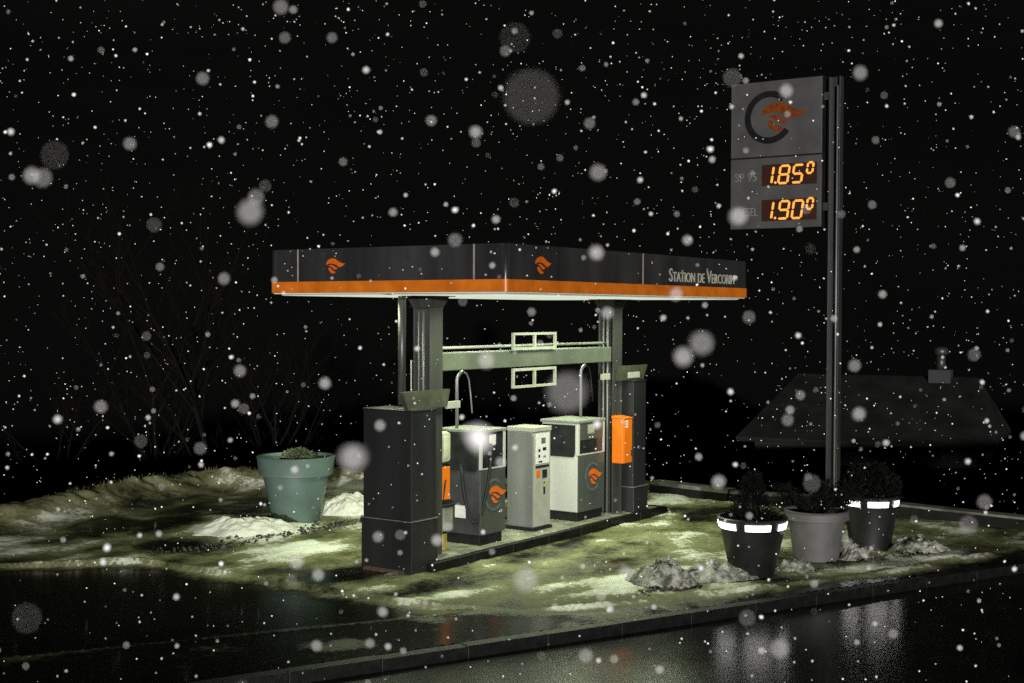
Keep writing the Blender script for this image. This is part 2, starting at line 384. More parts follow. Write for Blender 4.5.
# kerb along the road, stone by stone (1 m stones with open joints)
kerb = bpy.data.objects.new('road_kerb', None); col.objects.link(kerb); kerb['kind'] = 'structure'
ks = MB().box((-.4999, -.085, -.22), (.4999, .085, .004), .008).mesh('kerb_stone'); ks.materials.append(stone_m)
for i in range(-14, 22):
    p = a+RD*(i*1.0); o = bpy.data.objects.new('kerb_stone', ks); col.objects.link(o); o.parent = kerb
    o.location = (p.x, p.y, -.006+random.uniform(-.006, .006)); o.rotation_euler = (random.uniform(-.01,.01), 0, math.atan2(RD.y, RD.x)+random.uniform(-.006, .006))

# ------------------------------------------------------------------ pump island
isl = thing('pump_island', (3.8, 2.0, 0), 'low concrete pump island with dark kerb edge under the canopy', 'island')
IV0, IV1, IU0, IU1 = 1.56, 2.72, .55, 7.15
MB().box((IU0+.1, IV0+.1, -.05), (IU1-.1, IV1-.1, .118), .0).build('island_top', None, isl).data.materials.append(
    mat('island_concrete', (.16, .165, .13), .55, var=.5, scale=5, bump=.3, bscale=40))
n = 7; L_ = (IU1-IU0)/n
km = MB().box((-L_/2+.004, -.06, -.15), (L_/2-.004, .06, .128), .02).mesh('kerb_block'); km.materials.append(stone_m)
for i in range(n):
    for v_ in (IV0+.06, IV1-.06):
        o = bpy.data.objects.new('kerb_block', km); col.objects.link(o); o.parent = isl
        o.location = (IU0+L_*(i+.5)-3.8, v_-2.0, random.uniform(-.003, .003))
box('end_block', stone_m, isl, (IU0-.02, IV0+.125, -.15), (IU0+.095, IV1-.125, .126), .02)
box('end_block', stone_m, isl, (IU1-.095, IV0+.125, -.15), (IU1+.02, IV1-.125, .126), .02)

# ------------------------------------------------------------------ canopy
LX, LY, HU, HF = 6.9555, 4.0344, 3.751, .601
Z0, Z1 = HU, HU+HF; ZB = Z0+.155
can = thing('fuel_canopy', (3.48, 2.02, .118), 'flat anthracite fuel canopy with orange band on two steel columns', 'canopy')
T = .05
def hbeam(mb, cx, cy, z0, z1, w=.29, d=.29, tf=.022, tw=.014, web_u=False):
    # flanges face +-Y, open sides face +-X
    mb.box((cx-w/2, cy-d/2, z0), (cx+w/2, cy-d/2+tf, z1), .002)
    mb.box((cx-w/2, cy+d/2-tf, z0), (cx+w/2, cy+d/2, z1), .002)
    mb.box((cx-tw/2, cy-d/2+tf, z0), (cx+tw/2, cy+d/2-tf, z1))
    return mb
def rounded(x0, y0, x1, y1, r, n=6):
    P = []
    for cx, cy, a0 in ((x0+r, y0+r, 180), (x1-r, y0+r, 270), (x1-r, y1-r, 0), (x0+r, y1-r, 90)):
        P += [(cx+r*math.cos(R(a0+90*k/n)), cy+r*math.sin(R(a0+90*k/n))) for k in range(n+1)]
    return P
RC = .05
# fascia: separate panels butted at the seams
def panel_left(v0, v1): return ((0, v0, ZB), (T, v1, Z1))
vs_left = [.30, 3.68]; us_right = [4.05]
gap = .006
px_ = pu(474, 270, 0)[1]; px2 = pu(298, 270, 0)[1]; px3 = pv(643, 275, 0)[0]
edges = [RC, px_, px2, LY-RC]
for i in range(3):
    box('fascia_panel', fascia_m, can, (0, edges[i]+gap, ZB+.002), (T, edges[i+1]-gap, Z1), .004)
eu = [RC, px3, LX-RC]
for i in range(2):
    box('fascia_panel', fascia_m, can, (eu[i]+gap, 0, ZB+.002), (eu[i+1]-gap, T, Z1), .004)
box('fascia_panel', fascia_m, can, (LX-T, RC, ZB+.002), (LX, LY-RC, Z1), .004)
box('fascia_panel', fascia_m, can, (RC, LY-T, ZB+.002), (LX-RC, LY, Z1), .004)
for cx, cy, a0 in ((RC, RC, 180), (LX-RC, RC, 270), (LX-RC, LY-RC, 0), (RC, LY-RC, 90)):
    prof = [(RC, ZB+.002), (RC, Z1), (RC-.03, Z1)]
    MB().lathe(prof, (cx, cy, 0), 8, R(a0), R(a0+90)).build('corner_trim', fascia_m, can, True)
for v_ in (px_, px2): box('seam_strip', seam_m, can, (-.004, v_-.012, Z0+.004), (.02, v_+.012, Z1-.002), 0)
box('seam_strip', seam_m, can, (px3-.014, -.004, Z0+.004), (px3+.014, .02, Z1-.002), 0)
# orange band
MB().prism(rounded(-.008, -.008, LX+.008, LY+.008, RC), (0, 0, Z0), (1,0,0), (0,1,0), (0,0,1), ZB-Z0).build('orange_band', band_m, can)
# recessed ceiling just under the band, with lamps
box('ceiling_panel', ceil_m, can, (.03, .03, Z0-.012), (LX-.03, LY-.03, Z0-.002), 0)
box('roof_deck', mat('roof_deck', (.12, .12, .12), .8), can, (T+.004, T+.004, Z0+.2), (LX-T-.004, LY-T-.004, Z0+.26), 0)
LAMPS = [(u__, v__) for u__ in (1.2, 3.48, 5.75) for v__ in (1.02, 3.01)]
for lu, lv in LAMPS:
    lf = MB().box((lu-1.09, lv-.93, Z0-.030), (lu+1.09, lv+.93, Z0-.013), .006).build('ceiling_lamp', white_m, can)
    g_ = MB().box((lu-1.07, lv-.91, Z0-.034), (lu+1.07, lv+.91, Z0-.0305), 0).build('diffuser', lampglass_m, lf)
    ld = bpy.data.lights.new('canopy_lamp_light', 'AREA'); ld.shape = 'RECTANGLE'; ld.size = 1.3; ld.size_y = .7; ld.spread = R(152); ld.energy = 82; ld.color = (.88, 1.0, .66)
    lo = bpy.data.objects.new('canopy_lamp_light', ld); col.objects.link(lo); lo.parent = can
    lo.location = Vector((lu, lv, Z0-.05))-can.location
CU = (1.0, 5.94); CV = 2.017
for cu in CU:
    cmb = hbeam(MB(), cu, CV, .118, Z0-.20)
    c_ = cmb.build('column', steel_m, can)
    # haunch below the ceiling
    h = MB().hexa([(cu-.15, CV-.15, Z0-.20), (cu+.15, CV-.15, Z0-.20), (cu+.15, CV+.15, Z0-.20), (cu-.15, CV+.15, Z0-.20)],
                  [(cu-.22, CV-.20, Z0-.045), (cu+.22, CV-.20, Z0-.045), (cu+.22, CV+.20, Z0-.045), (cu-.22, CV+.20, Z0-.045)])
    h.box((cu-.27, CV-.27, Z0-.045), (cu+.27, CV+.27, Z0-.012), 0).build('head_bracket', steel_m, can)
    box('base_plate', galv_m, can, (cu-.2, CV-.2, .118), (cu+.2, CV+.2, .138), .003)
    MB().tube([(cu-.14, CV-.03, .14), (cu-.14, CV-.03, Z0-.25)], .018).build('conduit', galv_m, can, True)
    MB().tube([(cu-.14, CV+.05, .14), (cu-.14, CV+.05, Z0-.25)], .012).build('conduit', galv_m, can, True)
MB().tube([(.95, 2.44, 2.2), (.95, 2.44, Z0-.012)], .055, 14).build('downpipe', steel_m, can, True)
MB().tube([(.86, 2.20, 2.1), (.86, 2.20, 2.83)], .011, 8).build('cable_rail', pale_m, can, True)
# cross beam, rail and sign frame
BZ0, BZ1 = 2.675, 2.925
bm_ = MB().box((CU[0]+.146, CV-.11, BZ0), (CU[1]-.146, CV+.11, BZ1), .012); bm_.build('cross_beam', beam_m, can)
MB().tube([(CU[0]+.15, CV+.02, BZ1+.065), (CU[1]-.15, CV+.02, BZ1+.065)], .020, 10).build('cable_tube', pale_m, can, True)
fu0 = pv(512.5, 350, CV-.14)[0]; fu1 = pv(555.5, 350, CV-.14)[0]; FZ0, FZ1 = 2.36, 3.19
fr = MB(); fv = CV-.14; w = .036
for (x0, x1, z0, z1) in ((fu0, fu0+w, FZ0, BZ0-.02), (fu1-w, fu1, FZ0, BZ0-.02), (fu0, fu0+w, BZ1+.005, FZ1), (fu1-w, fu1, BZ1+.005, FZ1), ((fu0+fu1-w)/2, (fu0+fu1+w)/2, FZ0+w, BZ0-.0605), ((fu0+fu1-w)/2, (fu0+fu1+w)/2, BZ1+.0455, FZ1-w), (fu0+w, fu1-w, FZ0, FZ0+w), (fu0+w, fu1-w, FZ1-w, FZ1), (fu0+w, fu1-w, BZ1+.005, BZ1+.045), (fu0+w, fu1-w, BZ0-.06, BZ0-.02)):
    fr.box((x0, fv-.02, z0), (x1, fv+.02, z1), 0)
fr.build('sign_frame', pale_m, can)
# emblem: three strokes of a flame, outlines traced in units of the ring's radius
FL = [[(325,300),(345,274),(370,252),(420,235),(460,233),(490,240),(525,262),(560,285),(620,316),(650,324),(690,322),(665,342),(640,362),(612,377),(580,385),(555,372),(530,355),(500,338),(470,326),(400,318),(350,330),(325,345)],
      [(362,352),(400,342),(430,342),(462,356),(490,372),(520,388),(545,396),(530,412),(500,425),(475,416),(450,396),(425,374),(395,360)],
      [(362,404),(378,388),(402,386),(418,410),(440,430),(470,450),(505,464),(490,480),(460,489),(430,485),(405,470),(380,440)]]
FL = [[((x-380)/200, (360-y)/230) for x, y in p] for p in FL]
def flame(parent, o, ax, ay, n_, r, m=flame_m, d=.006):
    for p in FL: MB().prism([(x*r, y*r) for x, y in p], o, ax, ay, n_, d).build('flame_stroke', m, parent)
def ring(parent, name, m, o, ax, ay, n_, ro, ri, a0, a1, d=.005, k=40):
    P = [(ro*math.cos(R(a0+(a1-a0)*i/k)), ro*math.sin(R(a0+(a1-a0)*i/k))) for i in range(k+1)]
    Q = [(ri*math.cos(R(a0+(a1-a0)*i/k)), ri*math.sin(R(a0+(a1-a0)*i/k))) for i in range(k+1)]
    mb = MB(); o, ax, ay, n_ = map(Vector, (o, ax, ay, n_))
    vs = [o+ax*x+ay*y for x, y in P+Q]; vs += [v+n_*d for v in vs]; m2 = k+1; fs = []
    for i in range(k):
        fs += [(i, i+1, m2+i+1, m2+i), (2*m2+i, 2*m2+i+1, 3*m2+i+1, 3*m2+i), (i, i+1, 2*m2+i+1, 2*m2+i), (m2+i, m2+i+1, 3*m2+i+1, 3*m2+i)]
    fs += [(0, m2, 3*m2, 2*m2), (k, m2+k, 3*m2+k, 2*m2+k)]
    mb.add(vs, fs); return mb.build(name, m, parent)
LFT = ((0,-1,0), (0,0,1), (-1,0,0)); RGT = ((1,0,0), (0,0,1), (0,-1,0))   # faces looking along -X and along -Y: right, up, outward
p = pu(329.5, 266, -.002); flame(can, (-.002, p[1], p[2]), *LFT, .185)
p = pv(538, 265, -.002); flame(can, (p[0], -.002, p[2]), *RGT, .20)
def text(body, name, m, parent, o, ax, ay, n_, width, height, caps=None, shear=0):
    cu = bpy.data.curves.new(name, 'FONT'); cu.body = body; cu.size = 1; cu.extrude = .004; cu.shear = shear; cu.resolution_u = 4
    if caps:
        cu.small_caps_scale = .74
        for i in range(len(body)): cu.body_format[i].use_small_caps = True
    t = bpy.data.objects.new(name, cu); col.objects.link(t); dg = bpy.context.evaluated_depsgraph_get()
    me = bpy.data.meshes.new_from_object(t.evaluated_get(dg)); bpy.data.objects.remove(t); bpy.data.curves.remove(cu)
    co = np.array([v.co[:] for v in me.vertices]); lo = co.min(0); hi = co.max(0)
    sx = width/(hi[0]-lo[0]); sy = height/(hi[1]-lo[1]); o, ax, ay, n_ = map(Vector, (o, ax, ay, n_))
    for v in me.vertices:
        c = v.co; v.co = o+ax*((c.x-lo[0])*sx)+ay*((c.y-lo[1])*sy)+n_*(c.z+.005)
    me.materials.clear(); bm = bmesh.new(); bm.from_mesh(me); bm.faces.ensure_lookup_table(); bmesh.ops.remove_doubles(bm, verts=bm.verts, dist=1e-5)
    left_ = set(bm.verts)
    while left_:
        v0 = left_.pop(); isl_ = {v0}; stk = [v0]
        while stk:
            for e_ in stk.pop().link_edges:
                for w_ in e_.verts:
                    if w_ not in isl_: isl_.add(w_); stk.append(w_)
        left_ -= isl_; k_ = list(isl_); ix = {v: i for i, v in enumerate(k_)}
        fs_ = {f for v in k_ for f in v.link_faces}
        MB().add([v.co for v in k_], [[ix[v] for v in f.verts] for f in fs_]).build('letter', m, parent)
    bm.free()
pa = pv(669, 281.5, 0); pb = pv(734, 284.5, 0)
text('Station de Vercorin', 'lettering', letter_m, can, (pa[0], -.001, pa[2]), *RGT, pb[0]-pa[0], .20, caps=True)

# ------------------------------------------------------------------ cabinets at the island ends, trays on the columns
def cabinet(label, u0, u1, v0, v1, zl, zt, inset, z0):
    t = thing('service_cabinet', ((u0+u1)/2, (v0+v1)/2, z0), label, 'cabinet', 'tall cabinets at the ends of the island')
    box('plinth', cab_m, t, (u0, v0, z0), (u1, v1, zl), .01)
    box('ledge', galv_m, t, (u0-.006, v0-.006, zl), (u1+.006, v1+.006, zl+.014), .003)
    box('body', cab_m, t, (u0+inset, v0+inset, zl+.014), (u1-inset, v1-inset, zt), .01)
    box('lid', cab_m, t, (u0+inset-.01, v0+inset-.01, zt), (u1-inset+.01, v1-inset+.01, zt+.02), .004)
    return t
c1 = cabinet('big charcoal cabinet at the near end of the island, beside the left column', .235, .80, 1.68, 2.56, .70, 2.17, .018, .0)
box('rust_strip', rust_m, c1, (.30, 1.75, 2.19), (.46, 2.05, 2.20), 0)
MB().hexa([(.19, 1.80, .0), (.23, 1.80, .0), (.23, 2.5, .0), (.19, 2.5, .0)], [(.225, 1.80, .05), (.23, 1.80, .05), (.23, 2.5, .05), (.225, 2.5, .05)]).build('foot_strip', rust_m, c1)
c2 = cabinet('dark narrow cabinet behind the right column, next to the orange box', 6.17, 6.66, 1.68, 2.4, .54, 2.33, .03, .118)
def tray(label, ub, ut, v0, v1, z0, z1, grow):
    t = thing('flared_tray', ((ub[0]+ub[1])/2, (v0+v1)/2, z0), label, 'tray', 'flared trays on the columns')
    g_ = grow
    outer_lo = [(ub[0], v0, z0), (ub[1], v0, z0), (ub[1], v1, z0), (ub[0], v1, z0)]
    outer_hi = [(ut[0], v0-g_, z1), (ut[1], v0-g_, z1), (ut[1], v1+g_, z1), (ut[0], v1+g_, z1)]
    th = .012
    inner_lo = [(x+(th if x < .5*(ub[0]+ub[1]) else -th), y+(th if y < .5*(v0+v1) else -th), z0+th) for x, y, z in outer_lo]
    inner_hi = [(x+(th if x < .5*(ub[0]+ub[1]) else -th), y+(th if y < .5*(v0+v1) else -th), z1) for x, y, z in outer_hi]
    V = outer_lo+outer_hi+inner_lo+inner_hi; Fc = [(3,2,1,0), (8,9,10,11)]
    for i in range(4):
        j = (i+1) % 4; Fc += [(i,j,4+j,4+i), (8+i,12+i,12+j,8+j), (4+i,4+j,12+j,12+i)]
    mb = MB().add(V, Fc); mb.build('tray_body', tray_m, t)
    return t
t1 = tray('dark flared metal tray on top of the big charcoal cabinet', (.31, 1.16), (.19, 1.22), 1.80, 1.868, 2.19, 2.43, .0)
box('pale_bar', pale_m, t1, (1.165, 1.80, 2.155), (1.46, 1.85, 2.255), .005)
t2 = tray('dark flared metal tray at the top of the right column', (5.86, 6.70), (5.84, 6.84), 1.80, 1.868, 2.36, 2.60, .0)
box('pale_bar', pale_m, t2, (6.15, 1.788, 2.39), (6.55, 1.798, 2.49), .002)
box('pale_bar', pale_m, t2, (5.52, 1.92, 2.38), (5.78, 1.96, 2.48), .004)

# ------------------------------------------------------------------ pumps
IZ = .118
def pump(label, u0, u1, v0, v1, zt, side, hose, pole_uv):
    t = thing('fuel_pump', ((u0+u1)/2, (v0+v1)/2, IZ), label, 'fuel pump', 'fuel pumps under the canopy')
    h = zt-IZ; zs = IZ+.15; zm = IZ+h*.655
    box('plinth', black_m, t, (u0+.04, v0+.04, IZ), (u1-.04, v1-.04, zs), .006)
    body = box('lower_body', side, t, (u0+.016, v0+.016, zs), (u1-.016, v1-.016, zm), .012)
    box('front_panel', pump_dark, t, (u0+.012, v0, zs+.004), (u1-.012, v0+.016, zm), .004)
    # head: frame posts, side window, display
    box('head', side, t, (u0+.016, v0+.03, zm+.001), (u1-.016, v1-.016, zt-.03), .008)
    box('cap', grey_m, t, (u0-.01, v0-.01, zt-.03), (u1+.01, v1+.01, zt+.015), .01)
    w_ = .055
    hf = MB().box((u0+.004, v0, zm+.01), (u0+.004+w_, v0+.03, zt-.031), .004).box((u1-.004-w_, v0, zm+.01), (u1-.004, v0+.03, zt-.031), .004)
    hf.box((u0+.004+w_, v0+.001, zm+.01), (u1-.004-w_, v0+.029, zm+.03), 0); hf.build('display_frame', pump_white, t)
    dp = box('display', glass_m, t, (u0+.062, v0+.010, zm+.031), (u1-.062, v0+.0295, zt-.035), .002)
    hw = u1-u0
    if not hose: box('meter_panel', pump_dark, t, (u0+.06, v0+.003, zm+.45*(zt-zm)), (u1-.06, v0+.0098, zt-.034), .001)
    box('screen', face_m if hose else pale_m, dp, (u0+.36*hw, v0-.001, zm+.62*(zt-zm)), (u0+.60*hw, v0+.0095, zm+.88*(zt-zm)), .002)
    for k in range(4):
        bx_ = u0+hw*(.42+.10*(k % 2)); bz = zm+(zt-zm)*(.40+.12*(k//2))
        box('button', face_m, dp, (bx_, v0-.001, bz+.05), (bx_+.03, v0+.0095, bz+.075), .002)
    pw = MB(); a_, b_ = v0+.06, v1-.04
    P = [(b_, zm+.05), (b_-.03, zm-.02), (a_+.03, zm-.02), (a_, zm+.05), (a_, zt-.06), (b_, zt-.06)]
    pw.prism([(-y, z) for y, z in P], (u0+.012, 0, 0), (0,-1,0), (0,0,1), (-1,0,0), .008).build('side_window', glass_m, t)
    ring(t, 'emblem_ring', ring_m, (u0+hw*.54, v0-.001, IZ+h*.43), *RGT, .235, .20, 50, 320)
    flame(t, (u0+hw*.54-.05, v0-.001, IZ+h*.43), *RGT, .23, m=flame_m)
    # hose mast
    pu_, pv_ = pole_uv; zp = 2.62
    path = [(pu_, pv_, zt+.0), (pu_, pv_, zp-.12)]+[(pu_+.13-.13*math.cos(R(a)), pv_-.02*math.sin(R(a)), zp-.12+.12*math.sin(R(a))) for a in range(20, 100, 20)]
    MB().tube(path, .026, 10).build('hose_mast', alu_m, t, True)
    e0 = Vector(path[-1]); hp = [e0, e0+Vector((.10, 0, -.03)), e0+Vector((.16, 0, -.12)), e0+Vector((.19, -.01, -.35)), e0+Vector((.20, -.03, -.62))]
    MB().tube(hp, .012, 8).build('hanging_hose', black_m if not hose else alu_m, t, True)
    return t
p1 = pump('fuel pump with shade-darkened sides and black hose loop, behind the charcoal cabinet', 2.02, 2.66, 1.86, 2.62, IZ+1.66, pump_side_shaded, True, (2.12, 2.36))
# its looped black hose, hanging before the panel
hp = []
A_, B_ = Vector((2.20, 1.80, 1.42)), Vector((2.02, 2.20, 1.25))
for k in range(25):
    s_ = k/24; x = A_.lerp(B_, s_); sag = 4*s_*(1-s_); hp.append((x.x-.10*sag, x.y-.06*sag, x.z-.88*sag**.8))
MB().tube(hp, .023, 10).build('hose', black_m, p1, True)
nz = MB().tube([(2.20, 1.80, 1.42), (2.20, 1.79, 1.52), (2.22, 1.84, 1.58)], .028, 10); nz.build('nozzle', black_m, p1, True)
box('notice', face_m, p1, (2.026, 2.13, .50), (2.034, 2.32, .68), 0)
p2 = pump('white sided fuel pump standing next to the right column', 4.74, 5.58, 1.90, 2.62, IZ+1.62, pump_white, False, (5.46, 2.30))
# ------------------------------------------------------------------ payment terminal
pt = thing('payment_terminal', (3.8, 2.2, IZ), 'slim silver payment terminal with keypad between the two fuel pumps', 'terminal')
a0, a1, b0, b1, zt = 3.58, 4.06, 1.98, 2.48, IZ+1.60
box('plinth', black_m, pt, (a0-.02, b0-.02, IZ), (a1+.02, b1+.02, IZ+.05), .005)
box('housing', alu_m, pt, (a0, b0+.012, IZ+.05), (a1, b1, zt-.07), .012)
box('hood', pale_m, pt, (a0-.004, b0-.01, zt-.07), (a1+.01, b1+.004, zt), .008)
box('front_plate', pale_m, pt, (a0+.012, b0, IZ+.06), (a1-.012, b0+.012, zt-.08), .003)
fp = box('instruction_panel', face_m, pt, (a0+.05, b0-.006, IZ+1.03), (a1-.05, b0, zt-.10), .002)
for k, (x, z, ww, hh, mm) in enumerate([(.20, 1.34, .12, .09, ring_m), (.12, 1.22, .06, .04, glass_m), (.24, 1.23, .10, .05, glass_m), (.12, 1.13, .05, .04, glass_m), (.26, 1.12, .07, .03, grey_m), (.13, 1.05, .10, .025, glass_m)]):
    box('printed_field', mm, fp, (a0+x, b0-.009, IZ+z), (a0+x+ww, b0-.0065, IZ+z+hh), 0)
box('display_strip', glass_m, pt, (a0+.05, b0-.006, IZ+.965), (a1-.05, b0, IZ+1.005), .002)
box('orange_sticker', flame_m, pt, (a0+.07, b0-.005, IZ+.82), (a0+.18, b0, IZ+.93), .002)
box('keypad', glass_m, pt, (a0+.24, b0-.008, IZ+.80), (a0+.37, b0, IZ+.93), .003)
box('card_slot', glass_m, pt, (a0+.27, b0-.006, IZ+.55), (a0+.32, b0, IZ+.74), .003)
box('receipt_flap', yellow_m, pt, (a0+.26, b0-.009, IZ+.66), (a0+.34, b0-.0065, IZ+.72), .0)
# ------------------------------------------------------------------ orange box on the right column
ob = thing('extinguisher_box', (6.08, 1.75, 1.0), 'bright orange metal box with white mark on the right column', 'box')
q = pv(623.8, 441, 1.64); U0 = float(q[0])
box('box_body', orange_m, ob, (U0+.0, 1.655, .985), (U0+.29, 1.872, 1.735), .012)
box('door', orange_m, ob, (U0+.012, 1.640, .995), (U0+.278, 1.654, 1.725), .006)
MB().hexa([(U0-.01, 1.632, 1.736), (U0+.30, 1.632, 1.736), (U0+.30, 1.872, 1.736), (U0-.01, 1.872, 1.736)], [(U0-.01, 1.632, 1.742), (U0+.30, 1.632, 1.742), (U0+.30, 1.872, 1.775), (U0-.01, 1.872, 1.775)]).build('sloped_lid', orange_m, ob)
for k in range(2):
    for j in range(3): box('white_mark', face_m, ob, (U0+.05+.05*k, 1.637, 1.58+.045*j), (U0+.085+.05*k, 1.6395, 1.615+.045*j), 0)
box('latch', steel_m, ob, (U0+.235, 1.63, 1.10), (U0+.262, 1.6395, 1.20), .002)
# ------------------------------------------------------------------ wash station: towel holder, orange box and bucket on a post
ws = thing('windscreen_wash_post', (1.62, 1.98, IZ), 'cream and orange windscreen wash post beside the charcoal cabinet', 'wash post')
wu, wv = 1.42, 2.17
MB().tube([(wu+.1, wv+.1, IZ), (wu+.1, wv+.1, 1.75)], .03, 10).build('post', steel_m, ws, True)
MB().box((wu-.02, wv-.10, 1.36), (wu+.20, wv+.14, 1.80), .055).build('towel_holder', cream_m, ws, angle=40)
MB().box((wu-.01, wv-.13, 1.42), (wu+.10, wv-.095, 1.74), .02).build('towel_flap', cream_m, ws, angle=40)
box('orange_holder', orange_m, ws, (wu, wv-.08, .83), (wu+.19, wv+.12, 1.30), .012)
bk = MB().box((wu-.05, wv-.16, .40), (wu+.16, wv+.06, .74), .02).build('bucket', grey_m, ws)
box('bucket_rim', black_m, bk, (wu-.065, wv-.175, .74), (wu+.175, wv+.075, .775), .008)
MB().tube([(wu+.02, wv-.06, .70), (wu+.06, wv-.10, 1.12)], .012, 8).build('squeegee_handle', black_m, ws, True)
box('yellow_can', yellow_m, ws, (wu+.0, wv-.10, IZ), (wu+.10, wv+.0, .36), .012)

# ------------------------------------------------------------------ price sign
SU, SV = 5.79, -1.97
sg = thing('price_sign', (SU, SV, 0), 'tall price sign on a steel pole showing amber digits 1.85 and 1.90', 'price sign')
pl = hbeam(MB(), SU, SV, -.1, 7.04, .145, .175, .016, .012); pl.build('pole', mat('pole_steel', (0.02, 0.02, 0.021), .38, var=.3, scale=6, streak=True), sg)
MB().tube([(SU-.085, SV-.055, .1), (SU-.085, SV-.055, 6.9)], .014, 8).build('cable_pipe', galv_m, sg, True)
box('foot_plate', galv_m, sg, (SU-.2, SV-.2, -.02), (SU+.2, SV+.2, .03), .004)
u_ = SU-.09
TL = pu(731, 84, u_); TR = pu(821.5, 77, u_); BL = pu(731, 229.5, u_); BR = pu(821.5, 226.5, u_)
vl, vr = (TL[1]+BL[1])/2, (TR[1]+BR[1])/2; zt, zb = (TL[2]+TR[2])/2, (BL[2]+BR[2])/2
pw, ph = vl-vr, zt-zb
box('sign_case', signdark_m, sg, (u_+.012, vr-.01, zb-.01), (u_+.20, vl+.01, zt+.01), .01)
zd = zt-ph*.515
box('logo_panel', sign_m, sg, (u_, vr, zd+.012), (u_+.0115, vl, zt), .003)
box('price_panel', sign_m, sg, (u_, vr, zb), (u_+.0115, vl, zd-.012), .003)
for zz in (zb+.3, zt-.3): box('bracket', steel_m, sg, (SU-.05, SV+.101, zz-.06), (SU+.05, vr-.011, zz+.06), .004)
def sp(fx, fy): return Vector((u_, vl-fx*pw, zt-fy*ph))
rr_ = .405
ring(sg, 'emblem_ring', signdark_m, sp(.428, .245), *LFT, rr_, rr_*.76, 48, 325)
flame(sg, sp(.428, .245), *LFT, rr_, m=flame_sign_m)
SEG = {'a': ((0,1),(1,1)), 'b': ((1,1),(1,.5)), 'c': ((1,.5),(1,0)), 'd': ((0,0),(1,0)), 'e': ((0,.5),(0,0)), 'f': ((0,1),(0,.5)), 'g': ((0,.5),(1,.5))}
DG = {'1': 'bc', '8': 'abcdefg', '5': 'acdfg', '9': 'abcdfg', '0': 'abcdef'}
def digit(par, ch, x0, x1, y0, y1, th=.034, sl=.16):
    """x0..y1 as fractions of the sign face, built of seven-segment bars leaning right"""
    o = sp(x0, y1); w_ = (x1-x0)*pw; h_ = (y1-y0)*ph; mb = MB()
    for k in DG[ch]:
        (xa, ya), (xb, yb) = SEG[k]
        if ch == '1': xa = xb = .5
        pa = Vector((xa*w_+sl*ya*h_, ya*h_)); pb = Vector((xb*w_+sl*yb*h_, yb*h_)); d = (pb-pa).normalized(); nn = Vector((-d.y, d.x))
        pa += d*th*.42; pb -= d*th*.42; hh = th/2
        P = [pa-d*hh*.5, pa+nn*hh+d*hh*.3, pb+nn*hh-d*hh*.3, pb+d*hh*.5, pb-nn*hh-d*hh*.3, pa-nn*hh+d*hh*.3]
        mb.prism([(q.x, q.y) for q in P], o+Vector((-.006, 0, 0)), *LFT, .006)
    mb.build('digit', digit_m, par)
for (y0, y1, ds, lab, lx) in ((.567, .712, '185', 'SP 95', .245), (.806, .952, '190', 'DIESEL', .26)):
    A_ = sp(.355, y1); B_ = sp(.955, y0)
    ds_ = MB().box((u_-.006, B_.y, A_.z), (u_-.0005, A_.y, B_.z), 0).build('price_display', disp_m, sg)
    hgt = y1-y0; ya, yb = y0+hgt*.10, y1-hgt*.10
    digit(ds_, ds[0], .435, .485, ya, yb); digit(ds_, ds[1], .535, .635, ya, yb); digit(ds_, ds[2], .685, .785, ya, yb)
    digit(ds_, '0', .845, .905, ya-.012, ya+hgt*.40, th=.032)
    c = sp(.505, yb); MB().prism([(.02*math.cos(k), .02*math.sin(k)) for k in np.linspace(0, 2*math.pi, 9)[:-1]], c+Vector((-.006, 0, .012)), *LFT, .006).build('decimal_point', digit_m, ds_)
    text(lab, 'fuel_name', print_m, sg, sp(.05, (y0+y1)/2+.035), *LFT, lx*pw, .13)

# ------------------------------------------------------------------ planters
def pot_shell(name, m, par, c, rt_, rb_, h, band, lip=.05):
    r_band = rb_+(rt_-rb_)*(1-band/h)-.0
    prof = [(0, 0), (rb_-.02, 0), (rb_, .02)]
    if band: prof += [(r_band-.035, h-band-.01), (r_band+.03, h-band+.005)]
    prof += [(rt_-.012, h-.03), (rt_, h-.01), (rt_-.012, h), (rt_-lip, h), (rt_-lip-.02, h-.06), (rt_-lip-.05, h-.16), (0, h-.16)]
    return MB().lathe(prof, c, 56).build(name, m, par, angle=35)
def blades(mb, c, n_, spread, hgt, ln, wd, cone=0, droop=0):
    for _ in range(n_):
        a_ = random.uniform(0, 2*math.pi); z = random.random()**.8
        r_ = spread*math.sqrt(random.random())*((1-z*cone))
        p = Vector((c[0]+r_*math.cos(a_), c[1]+r_*math.sin(a_), c[2]+hgt*z*(1-.55*(r_/spread)**2*(cone == 0))))
        d = Vector((math.cos(a_)*.8+random.uniform(-.6,.6), math.sin(a_)*.8+random.uniform(-.6,.6), random.uniform(-.1, 1.1)-droop)).normalized()
        s_ = d.cross(Vector((random.uniform(-1,1), random.uniform(-1,1), random.uniform(-1,1)))).normalized()*wd; l = ln*random.uniform(.6, 1.3)
        mb.add([p-s_*.5, p+s_*.5, p+d*l*.6+s_*.6, p+d*l, p+d*l*.6-s_*.6], [(0,1,2,3,4)])
    return mb
def at_base(px, py, dpy, z=0): return gz(px, py-dpy, z)
c = at_base(296, 525, 3.5); c = (c[0], c[1], 0)
tp = thing('potted_shrub', c, 'large teal pot with a low green cushion shrub on the snow', 'potted plant')
pot_shell('pot', teal_m, tp, c, .655, .385, 1.10, .31, .075)
MB().lathe([(0, .965), (.3, .96), (.565, .945)], c, 32).build('soil', soil_m, tp, True)
sc_ = (c[0]+.02, c[1]-.04, c[2]+1.0)
mb = blades(MB(), sc_, 1500, .26, .22, .055, .022); mb.build('foliage', shrub_m, tp)
